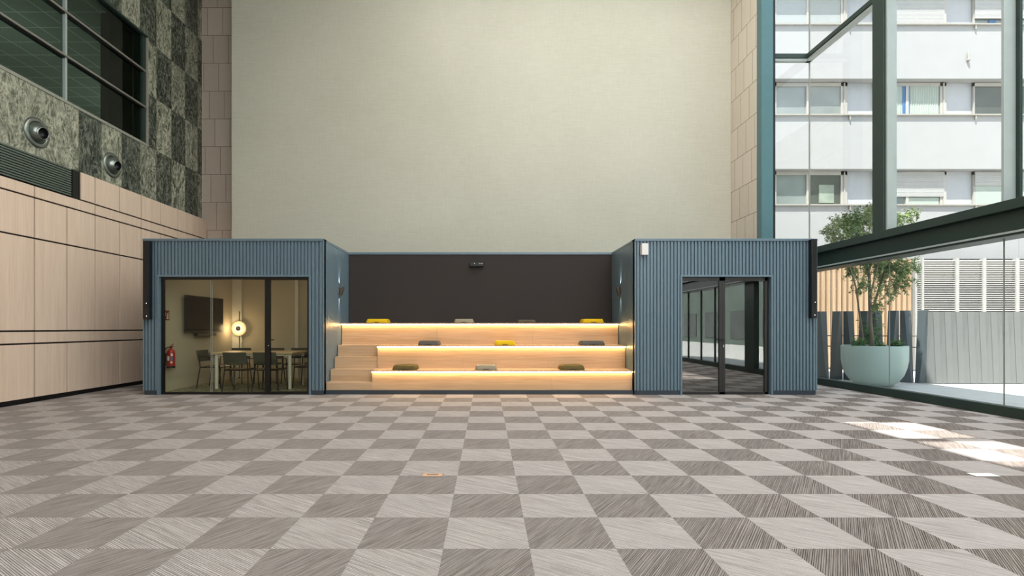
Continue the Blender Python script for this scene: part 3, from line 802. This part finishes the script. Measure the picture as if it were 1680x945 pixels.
# right pod
RP = pod(2.81, 6.25, PXm(1119), PXm(1265), OT, 'meeting_pod', 'right blue ribbed meeting pod with dark double glass doors', -1, 13.3, M_innerdark, M_podfloor)
b0, b1 = PXm(1119), PXm(1265)
pm2 = PXm(1187)
for (q0, q1, hand) in ((b0+.002, pm2-.001, 0), (pm2+.001, PXm(1258)+.04, 1)):
    dm = MB(); t_ = .05
    dm.box(q0, q0+(.012 if hand == 0 else .055), YF+.055, YF+.115, .006, OT-.004); dm.box(q1-(.055 if hand == 0 else .05), q1, YF+.055, YF+.115, .006, OT-.004)
    dm.box(q0, q1, YF+.055, YF+.115, .006, .05); dm.box(q0, q1, YF+.055, YF+.115, OT-.07, OT-.004)
    do = dm.build('door', simple('dark_bronze_frame', (44, 42, 40), .4) if hand == 0 else bpy.data.materials['dark_bronze_frame'], RP)
    B(q0+(.012 if hand == 0 else .055), q1-.05, YF+.08, YF+.09, .05, OT-.07).build('door_glass', GL_dark, do)
    if hand == 1:
        hm = MB(); hm.box(q0+.005, q0+.03, YF+.02, YF+.055, 1.03, 1.055); hm.box(q0-.07, q0+.03, YF+.015, YF+.03, 1.032, 1.053); hm.build('door_handle', M_black, do)
        B(q0+.008, q0+.032, YF+.045, YF+.056, .9, .95).build('lock', M_chrome, do)
B(PXm(1258)+.042, b1-.002, YF+.10, YF+.13, .0, OT-.002).build('jamb_panel', M_frame, RP)

# LED and tiered seating --------------------------------------------------
SX0, SX1 = -3.065, 2.795
ST = thing('tiered_seating', 'three-tier pale wood seating platform with side steps between the blue pods', 'tiered seating', (0, 10.0, 0))
yb = 11.74
tiers = [(10.03, .08, .457, -2.19), (10.54, .457, .914, -2.19), (11.11, .914, 1.371, SX0)]
for y0, z0, z1, x0 in tiers:
    m = MB(); yend = yb
    xs_ = [x0, x0+(SX1-x0)*.345, x0+(SX1-x0)*.69, SX1]
    for xa, xb in zip(xs_, xs_[1:]): m.box(xa+(.0015 if xa > x0 else 0), xb-.0015, y0+.05, y0+.09, z0, z1-.028)     # riser boards
    m.box(x0, SX1, y0+.09, yend, z0, z1-.022)
    m.build('riser', M_seatwood, ST)
    tp = MB(); tp.box(x0, SX1, y0, yend if z1 > 1.3 else [10.54, 11.11][int(z0 > .3)]+.05, z1-.021, z1); tp.build('tread', M_seatwood, ST, .003)
    B(x0+.002, SX1-.002, y0+.014, y0+.030, z1-.036, z1-.022).build('led_strip', E_led, ST)
    B(x0+.002, SX1-.002, y0+.031, y0+.049, z1-.030, z1-.022).build('led_channel', M_grey, ST)
for y0, z0, z1 in ((10.06, .08, .2285), (10.34, .2285, .457), (10.62, .457, .6855), (10.86, .6855, .914)):
    B(SX0, -2.192, y0, 11.15, z0, z1).build('side_step', M_seatwood, ST, .004)
B(SX0, SX1, 10.02, 11.74, 0, .08).build('plinth', M_bluepl, ST)
# charcoal back panel of the seating niche
NB = thing('charcoal_backdrop_wall', 'charcoal fabric wall with blue cap behind the top seating tier', 'partition wall', (0, 11.75, 0))
B(-3.065, 2.795, 11.75, 11.85, 0, ZT-.05).build('fabric_panel', M_darkfabric, NB)
B(-3.075, 2.805, 11.735, 11.87, ZT-.05, ZT).build('cap_trim', M_blue, NB, .003)
# projector-like camera bar on the dark wall
CB = thing('camera_bar', 'small black camera bar high on the charcoal wall', 'camera', (PXm(782, 11.75), 11.75, 2.68))
cx, cz = PXm(782, 11.7), 2.68
B(cx-.155, cx+.155, 11.66, 11.749, cz-.05, cz+.035).build('body', M_blackpl, CB, .008)
for q in (-.05, .07, .12): MB().lathe([(.0001, .006), (.012, .005), (.014, 0)], (cx+q, 11.659, cz+.01), 12, Matrix.Rotation(PI/2, 3, 'X')).build('sensor', M_chrome, CB)

# wall lights on the pods' inner cheeks
def walllamp(xw, sg, label):
    y = 11.0; z = 2.05
    r = thing('wall_light', label, 'wall lamp', (xw, y, z), 'up and down wall lights beside the seating')
    B(xw, xw+sg*.02, y-.03, y+.03, z-.06, z+.06).build('back_plate', M_brass, r)
    m = MB()
    a = [(.02, -.10), (.055, -.10), (.105, .08), (.05, .08)]
    vs_ = [(xw+sg*u, y-.045, z+w) for u, w in a]+[(xw+sg*u, y+.045, z+w) for u, w in a]
    m.add(vs_, [(0,1,2,3),(7,6,5,4),(0,4,5,1),(1,5,6,2),(2,6,7,3),(3,7,4,0)])
    m.build('shade', M_brass, r, .004, recalc=True)
    for up in (1, -1):
        d = bpy.data.lights.new('wall_light_beam', 'SPOT'); d.energy = 22 if up < 0 else 12; d.spot_size = math.radians(46); d.spot_blend = .6; d.color = (1, .93, .85); d.shadow_soft_size = .01
        o = bpy.data.objects.new('wall_light_beam', d); COL.objects.link(o); o.parent = r; o.location = (sg*.03, 0, up*.10)
        o.rotation_euler = Vector((-sg*.14, 0, up)).to_track_quat('-Z', 'Y').to_euler()
walllamp(-3.08, 1, 'small bronze wall light on the left pod cheek, beside the steps')
walllamp(2.81, -1, 'small bronze wall light on the right pod cheek, above the seating end')

# column speakers
def speaker(px0, px1, z0, z1, label):
    x0, x1 = PXm(px0, 9.88), PXm(px1, 9.88)
    r = thing('column_speaker', label, 'speaker', ((x0+x1)/2, YF-.02, z0))
    B(x0, x1, YF-.12, YF-.025, z0, z1).build('cabinet', M_blackpl, r, .006)
    B(x0+.012, x1-.012, YF-.126, YF-.12, z0+.25, z1-.03).build('grille', M_frame, r, .002)
    B((x0+x1)/2-.03, (x0+x1)/2+.03, YF-.026, YF-.008, z0+.3, z0+.4).box((x0+x1)/2-.03, (x0+x1)/2+.03, YF-.026, YF-.008, z1-.4, z1-.3).build('bracket', M_black, r)
    for dz in (.06, .30): MB().lathe([(.0001, .003), (.006, .002), (.007, 0)], ((x0+x1)/2+.01, YF-.1275 if dz > .25 else YF-.121, z0+dz), 10, Matrix.Rotation(PI/2, 3, 'X')).build('indicator_light', E_white, r)
speaker(237, 247.5, 1.43, 2.90, 'tall black column speaker at the left corner of the left pod')
speaker(1329, 1338, 1.45, 2.93, 'tall black column speaker at the right corner of the right pod')
sb = thing('alarm_box', 'small white rectangular box at top left of the right pod', 'alarm box', (PXm(1056), YF-.01, 2.65))
B(PXm(1051), PXm(1061.5), YF-.09, YF-.01, 2.64, 2.855).build('housing', simple('white_plastic', (232, 228, 224), .4), sb, .008)
B(PXm(1050), PXm(1053), YF-.03, YF-.002, 2.65, 2.845).build('base_plate', simple('grey_plastic', (176, 178, 178), .5), sb)

# ------------------------------------------------------------------ seat cushions
def cushion(pxc, y, z, mat, label, w=.46, dp=.44, h=.088, rot=0):
    r = thing('seat_cushion', label, 'cushion', (PXm(pxc, y), y, z+.001), 'portable seat cushions on the wooden tiers')
    def ring(sx, sy, zz, rad=.09, n=7):
        pts = []
        for cx_, cy_, a0_ in ((1, 1, 0), (-1, 1, 90), (-1, -1, 180), (1, -1, 270)):
            for k in range(n):
                a = math.radians(a0_+90*k/(n-1)); pts.append(Vector((cx_*(sx/2-rad)+rad*math.cos(a), cy_*(sy/2-rad)+rad*math.sin(a), zz)))
        return pts
    Mr = Matrix.Rotation(rot, 3, 'Z')
    prof = [(.95, .0), (.99, .004), (1.0, .012), (1.0, .03), (.90, h-.008), (.88, h-.002), (.85, h), (.68, h), (.655, h-.006), (.63, h-.016), (.2, h-.016)]
    rows = [[Mr @ q for q in ring(w*s_, dp*s_, zz, .06*s_)] for s_, zz in prof]
    m = MB(); m.grid(rows, True, True)
    top = rows[-1]; m.add(top, [tuple(range(len(top)))]); m.add(rows[0], [tuple(reversed(range(len(rows[0]))))])
    m.v = [(a[0]+r.location.x, a[1]+r.location.y, a[2]+z+.001) for a in m.v]
    m.build('body', mat, r)
    hd = MB(); hp = []
    for k in range(9):
        a = PI*k/8; hp.append(Mr @ Vector((-.05*math.cos(a), -dp/2-.004-.012*math.sin(a), .018))+r.location)
    hd.tube(hp, .006, 6).build('handle', M_frame, r)
T1, T2, T3 = .457, .914, 1.371
cushion(621, 11.40, T3, M_yellow, 'yellow cushion on the top tier, far left, nearest the steps')
cushion(761.5, 11.42, T3, M_beige, 'beige cushion on the top tier, below the camera bar', w=.42)
cushion(863, 11.45, T3, M_taupe, 'dark dull cushion on the top tier, between the beige and right yellow ones', w=.40, h=.07)
cushion(970.5, 11.40, T3, M_yellow, 'yellow cushion on the top tier, far right')
cushion(705, 10.84, T2, M_slate, 'grey cushion on the middle tier, left of the yellow one', w=.44)
cushion(828, 10.84, T2, M_yellow, 'yellow cushion in the centre of the middle tier', w=.42)
cushion(970, 10.84, T2, M_slate, 'grey-brown cushion on the middle tier, at the right end', w=.48)
cushion(666, 10.30, T1, M_olive, 'olive-brown cushion on the bottom tier, left, next to the steps', w=.47)
cushion(797.5, 10.30, T1, M_beige, 'beige cushion in the centre of the bottom tier', w=.42)
cushion(937, 10.30, T1, M_olive, 'olive-brown cushion on the bottom tier, right', w=.47)

# ------------------------------------------------------------------ left pod furniture
# television on the left inner wall
XT = -6.35
tv = thing('television', 'large black wall television inside the left pod', 'television', (XT, 11.74, 1.17))
B(XT+.05, XT+.09, 10.96, 12.52, 1.165, 1.96).build('bezel', M_blackpl, tv, .006)
B(XT+.0905, XT+.092, 10.975, 12.505, 1.185, 1.945).build('screen', M_screen, tv)
B(XT+.001, XT+.05, 11.5, 12.0, 1.4, 1.75).build('wall_bracket', M_black, tv)
B(XT+.04, XT+.12, 11.35, 12.15, 1.085, 1.155).build('sound_bar', M_blackpl, tv, .008)
# wall lamp: disc on a rod against the pilaster
lx, ly = PXm(391, 13.05), 13.05
lp = thing('disc_lamp', 'round glowing disc lamp on a thin rod inside the left pod', 'lamp', (lx, 13.10, .6))
MB().tube([(lx, 13.10, .02), (lx, 13.10, 1.68)], .008, 8).build('rod', M_black, lp)
MB().tube([(lx, 13.10, .013), (lx, 13.10, .03)], .035, 12).build('base', M_black, lp)
Rx = Matrix.Rotation(PI/2, 3, 'X')
MB().lathe([(.0001, .0), (.12, .0), (.18, -.012), (.185, -.02), (.18, -.025), (.0001, -.02)], (lx, 13.055, 1.25), 40, Rx).build('disc', M_disc, lp)
MB().lathe([(.11, .008), (.06, .014), (.06, .004), (.11, .0)], (lx, 13.053, 1.25), 32, Rx).build('glow_ring', E_lamp, lp)
MB().lathe([(.0001, .03), (.05, .028), (.056, .02), (.056, .0)], (lx, 13.053, 1.25), 24, Rx).build('cap', M_black, lp)
d = bpy.data.lights.new('disc_lamp_bulb', 'POINT'); d.energy = 7; d.color = (1, .68, .38); d.shadow_soft_size = .12
o = bpy.data.objects.new('disc_lamp_bulb', d); COL.objects.link(o); o.location = (lx, 12.85, 1.25)
area('pod_downlight', (-4.7, 11.7, ZT-.27), (2.2, 1.6), 9, (1, .86, .68))
# table
tb = thing('meeting_table', 'pale oak meeting table with round white legs inside the left pod', 'table', (-4.8, 11.22, 0.012))
B(-5.64, -3.97, 10.76, 11.68, .735, .765).build('tabletop', M_table, tb, .004)
fr = MB(); bframe(fr, -5.58, -4.03, 0, 0, 0, 0, 0) if False else None
fr.box(-5.58, -4.03, 10.82, 10.85, .69, .735); fr.box(-5.58, -4.03, 11.59, 11.62, .69, .735); fr.box(-5.58, -5.55, 10.85, 11.59, .69, .735); fr.box(-4.06, -4.03, 10.85, 11.59, .69, .735)
fr.build('apron', M_whitemetal, tb)
for lx_ in (-5.56, -4.05):
    for ly_ in (10.84, 11.60): MB().tube([(lx_, ly_, .012), (lx_, ly_, .735)], .034, 20).build('leg', M_whitemetal, tb)
# chair prototype, local coordinates, faces -y (back at +y side)
def chair(label):
    r = thing('armchair', label, 'chair', (0, 0, 0), 'dark chairs around the meeting table')
    for sx in (-1, 1):
        MB().tube([(sx*.255, -.24, 0), (sx*.235, -.21, .44)], .011, 8).build('leg', M_black, r)
        MB().tube([(sx*.255, .26, 0), (sx*.225, .20, .44), (sx*.215, .235, .72)], .011, 8).build('leg', M_black, r)
        MB().tube([(sx*.235, -.21, .44), (sx*.245, -.20, .62), (sx*.245, -.16, .645), (sx*.24, .215, .66)], .010, 8).build('armrest', M_black, r)
    fm_ = MB(); fm_.tube([(-.235, -.21, .435), (.235, -.21, .435)], .010, 8); fm_.tube([(-.225, .2, .435), (.225, .2, .435)], .010, 8); fm_.tube([(-.235, -.21, .435), (-.225, .2, .435)], .010, 8); fm_.tube([(.235, -.21, .435), (.225, .2, .435)], .010, 8)
    fm_.build('seat_frame', M_black, r)
    rows = []; rb = []
    for i in range(9):
        yv = -.23+.45*i/8; row = []; row2 = []
        for k in range(9):
            u = -1+2*k/8; xx = u*(.215-.015*(i/8)); zz = .462-.012*(1-u*u)-(.018*(max(0, 1-i/2))**2)
            row.append((xx, yv, zz)); row2.append((xx, yv, zz-.014))
        rows.append(row); rb.append(list(reversed(row2)))
    m = MB(); m.grid(rows); m.grid(rb)
    m.build('seat', M_chairseat, r).modifiers.new('weld', 'WELD')
    rows = []; rb = []
    for i in range(7):
        zz = .55+.235*i/6; row = []; row2 = []
        for k in range(13):
            u = -1+2*k/12; xx = u*.225; yv = .245+.035*(1-u*u)+.05*(i/6)-.02
            row.append((xx, yv, zz)); row2.append((xx, yv+.014, zz))
        rows.append(row); rb.append(row2)
    m = MB(); m.grid(rows); m.grid([list(reversed(q)) for q in rb])
    m.grid([rows[-1], rb[-1]]); m.grid([rb[0], rows[0]]); m.grid([[q[0] for q in rb], [q[0] for q in rows]]); m.grid([[q[-1] for q in rows], [q[-1] for q in rb]])
    m.build('backrest', M_chair, r)
    return r
M_chairseat = simple('chair_seat_wood', (120, 98, 70), .5)
spots = [(-4.86, 10.42, PI, 'dark chair on the near side of the table, left one, back to the glass'),
         (-4.28, 10.42, PI, 'dark chair on the near side of the table, right one, behind the door post'),
         (-5.74, 11.14, PI/2, 'dark chair at the left end of the table, below the television'),
         (-5.72, 12.0, 0, 'dark chair on the far side of the table, left one'),
         (-4.95, 12.02, 0, 'dark chair on the far side of the table, middle one'),
         (-4.34, 12.02, 0, 'dark chair on the far side of the table, right one'),
         (-3.80, 11.22, -PI/2, 'dark chair with tan seat at the right end of the table')]
c0 = chair(spots[0][3])
for k, (x_, y_, a_, lb) in enumerate(spots):
    c = c0 if k == 0 else copy_tree(c0)
    # prototype's back is at +y: rotate so that the back points away from the table
    c.location = (x_, y_, .012); c.rotation_euler = (0, 0, {PI: PI, 0: 0, PI/2: PI/2, -PI/2: -PI/2}[a_]); c['label'] = lb
# fire extinguisher on the left inner wall
ex, ey, ez = XT+.095, 10.43, .472
fx_ = thing('fire_extinguisher', 'red fire extinguisher hanging on the pale wall inside the left pod', 'fire extinguisher', (ex, ey, ez))
prof = [(.0001, .0), (.06, .0), (.072, .012), (.075, .03), (.075, .30), (.07, .335), (.05, .365), (.025, .385), (.022, .40)]
MB().lathe([(r_, z_+ez) for r_, z_ in prof], (ex, ey, 0), 32).build('cylinder', M_red, fx_)
MB().lathe([(.0762, ez+.0), (.0762, ez+.045)], (ex, ey, 0), 32).build('foot_ring', M_rubber, fx_)
MB().lathe([(.022, .395+ez), (.026, .40+ez), (.026, .43+ez), (.0001, .435+ez)], (ex, ey, 0), 20).build('valve', M_black, fx_)
hm = MB(); hm.tube([(ex-.01, ey, ez+.43), (ex+.03, ey-.02, ez+.455), (ex+.08, ey-.05, ez+.48)], .009, 8); hm.tube([(ex-.01, ey, ez+.42), (ex+.05, ey-.02, ez+.425), (ex+.085, ey-.04, ez+.43)], .008, 8); hm.build('handle', M_red, fx_)
hs = MB(); hs.tube([(ex-.01, ey-.02, ez+.42), (ex-.045, ey-.08, ez+.40), (ex-.075, ey-.12, ez+.30), (ex-.07, ey-.12, ez+.18), (ex-.045, ey-.095, ez+.09), (ex-.03, ey-.085, ez+.05)], .011, 8)
hs.build('hose', M_rubber, fx_)
def lab(a0_, a1_, z0_, z1_, mat, nm):
    rows = [[], []]
    for k in range(9):
        a = math.radians(a0_+(a1_-a0_)*k/8)
        for q, zz in enumerate((z0_, z1_)): rows[q].append((ex+.0765*math.cos(a), ey+.0765*math.sin(a), ez+zz))
    MB().grid(rows).build(nm, mat, fx_)
lab(-118, -80, .15, .24, M_label, 'label'); lab(-62, -30, .15, .22, M_bluelabel, 'label'); lab(-60, -34, .24, .29, M_label, 'label'); lab(-66, -40, .10, .135, M_label, 'label')
B(XT+.002, XT+.02, ey-.03, ey+.03, ez+.12, ez+.3).build('wall_hook', M_black, fx_)
# extinguisher sign
sg_ = thing('extinguisher_sign', 'small dark red fire sign with white symbols above the extinguisher', 'sign', (XT, 10.42, 1.42))
B(XT+.001, XT+.006, 10.31, 10.53, 1.42, 1.615).build('plate', M_redsign, sg_)
m = MB(); x1_ = XT+.0065
def sq(y0_, y1_, z0_, z1_): m.box(XT+.006, x1_+.0008, y0_, y1_, z0_, z1_)
sq(10.345, 10.385, 1.445, 1.535); sq(10.355, 10.375, 1.535, 1.555); sq(10.345, 10.395, 1.56, 1.572); sq(10.395, 10.403, 1.50, 1.57)      # extinguisher
m.build('extinguisher_symbol', M_label, sg_)
m = MB()
for (yy, zz, ww, hh) in ((10.435, 1.445, .05, .03), (10.44, 1.475, .03, .03), (10.45, 1.505, .03, .03), (10.445, 1.535, .02, .03)): sq(yy, yy+ww, zz, zz+hh)
sq(10.50, 10.51, 1.445, 1.585)
m.build('flame_symbol', M_label, sg_)

# ------------------------------------------------------------------ floor outlet boxes
def floorbox(pxa, pxb, pya, pyb, mat, label, handle=True):
    ya = 1104.6/(pyb-537); yb_ = 1104.6/(pya-537); x0 = (pxa-798)/F*ya; x1 = (pxb-798)/F*ya
    r = thing('floor_outlet_box', label, 'floor outlet', ((x0+x1)/2, ya, 0))
    B(x0, x1, ya, yb_, -.004, .006).build('lid', mat, r, .002)
    m = MB(); bframe2 = [(x0-.012, x1+.012, ya-.012, ya), (x0-.012, x1+.012, yb_, yb_+.012), (x0-.012, x0, ya, yb_), (x1, x1+.012, ya, yb_)]
    for q in bframe2: m.box(*q, -.004, .004)
    m.build('rim', M_slatebox, r)
    if handle:
        xm = (x0+x1)/2; B(xm-.05, xm+.05, (ya+yb_)/2-.012, (ya+yb_)/2+.012, .006, .009).build('grip', M_slatebox, r)
M_slatebox = simple('grey_outlet_rim', (132, 124, 116), .5)
floorbox(693, 725, 777.5, 782, simple('orange_tan_lid', (206, 162, 126), .6), 'tan floor outlet cover in the carpet near the centre foreground')
floorbox(1602, 1641, 777, 782, simple('bright_white_lid', (235, 235, 232), .5), 'white floor outlet cover on the carpet at lower right', False)
floorbox(260, 292, 665, 668.5, M_carpetbox if False else simple('brown_grey_lid', (128, 118, 108), .7), 'flat grey floor outlet cover in front of the left pod')
floorbox(1212, 1240, 665, 668.5, simple('cool_grey_lid', (140, 136, 134), .7), 'flat grey floor outlet cover in front of the right pod')
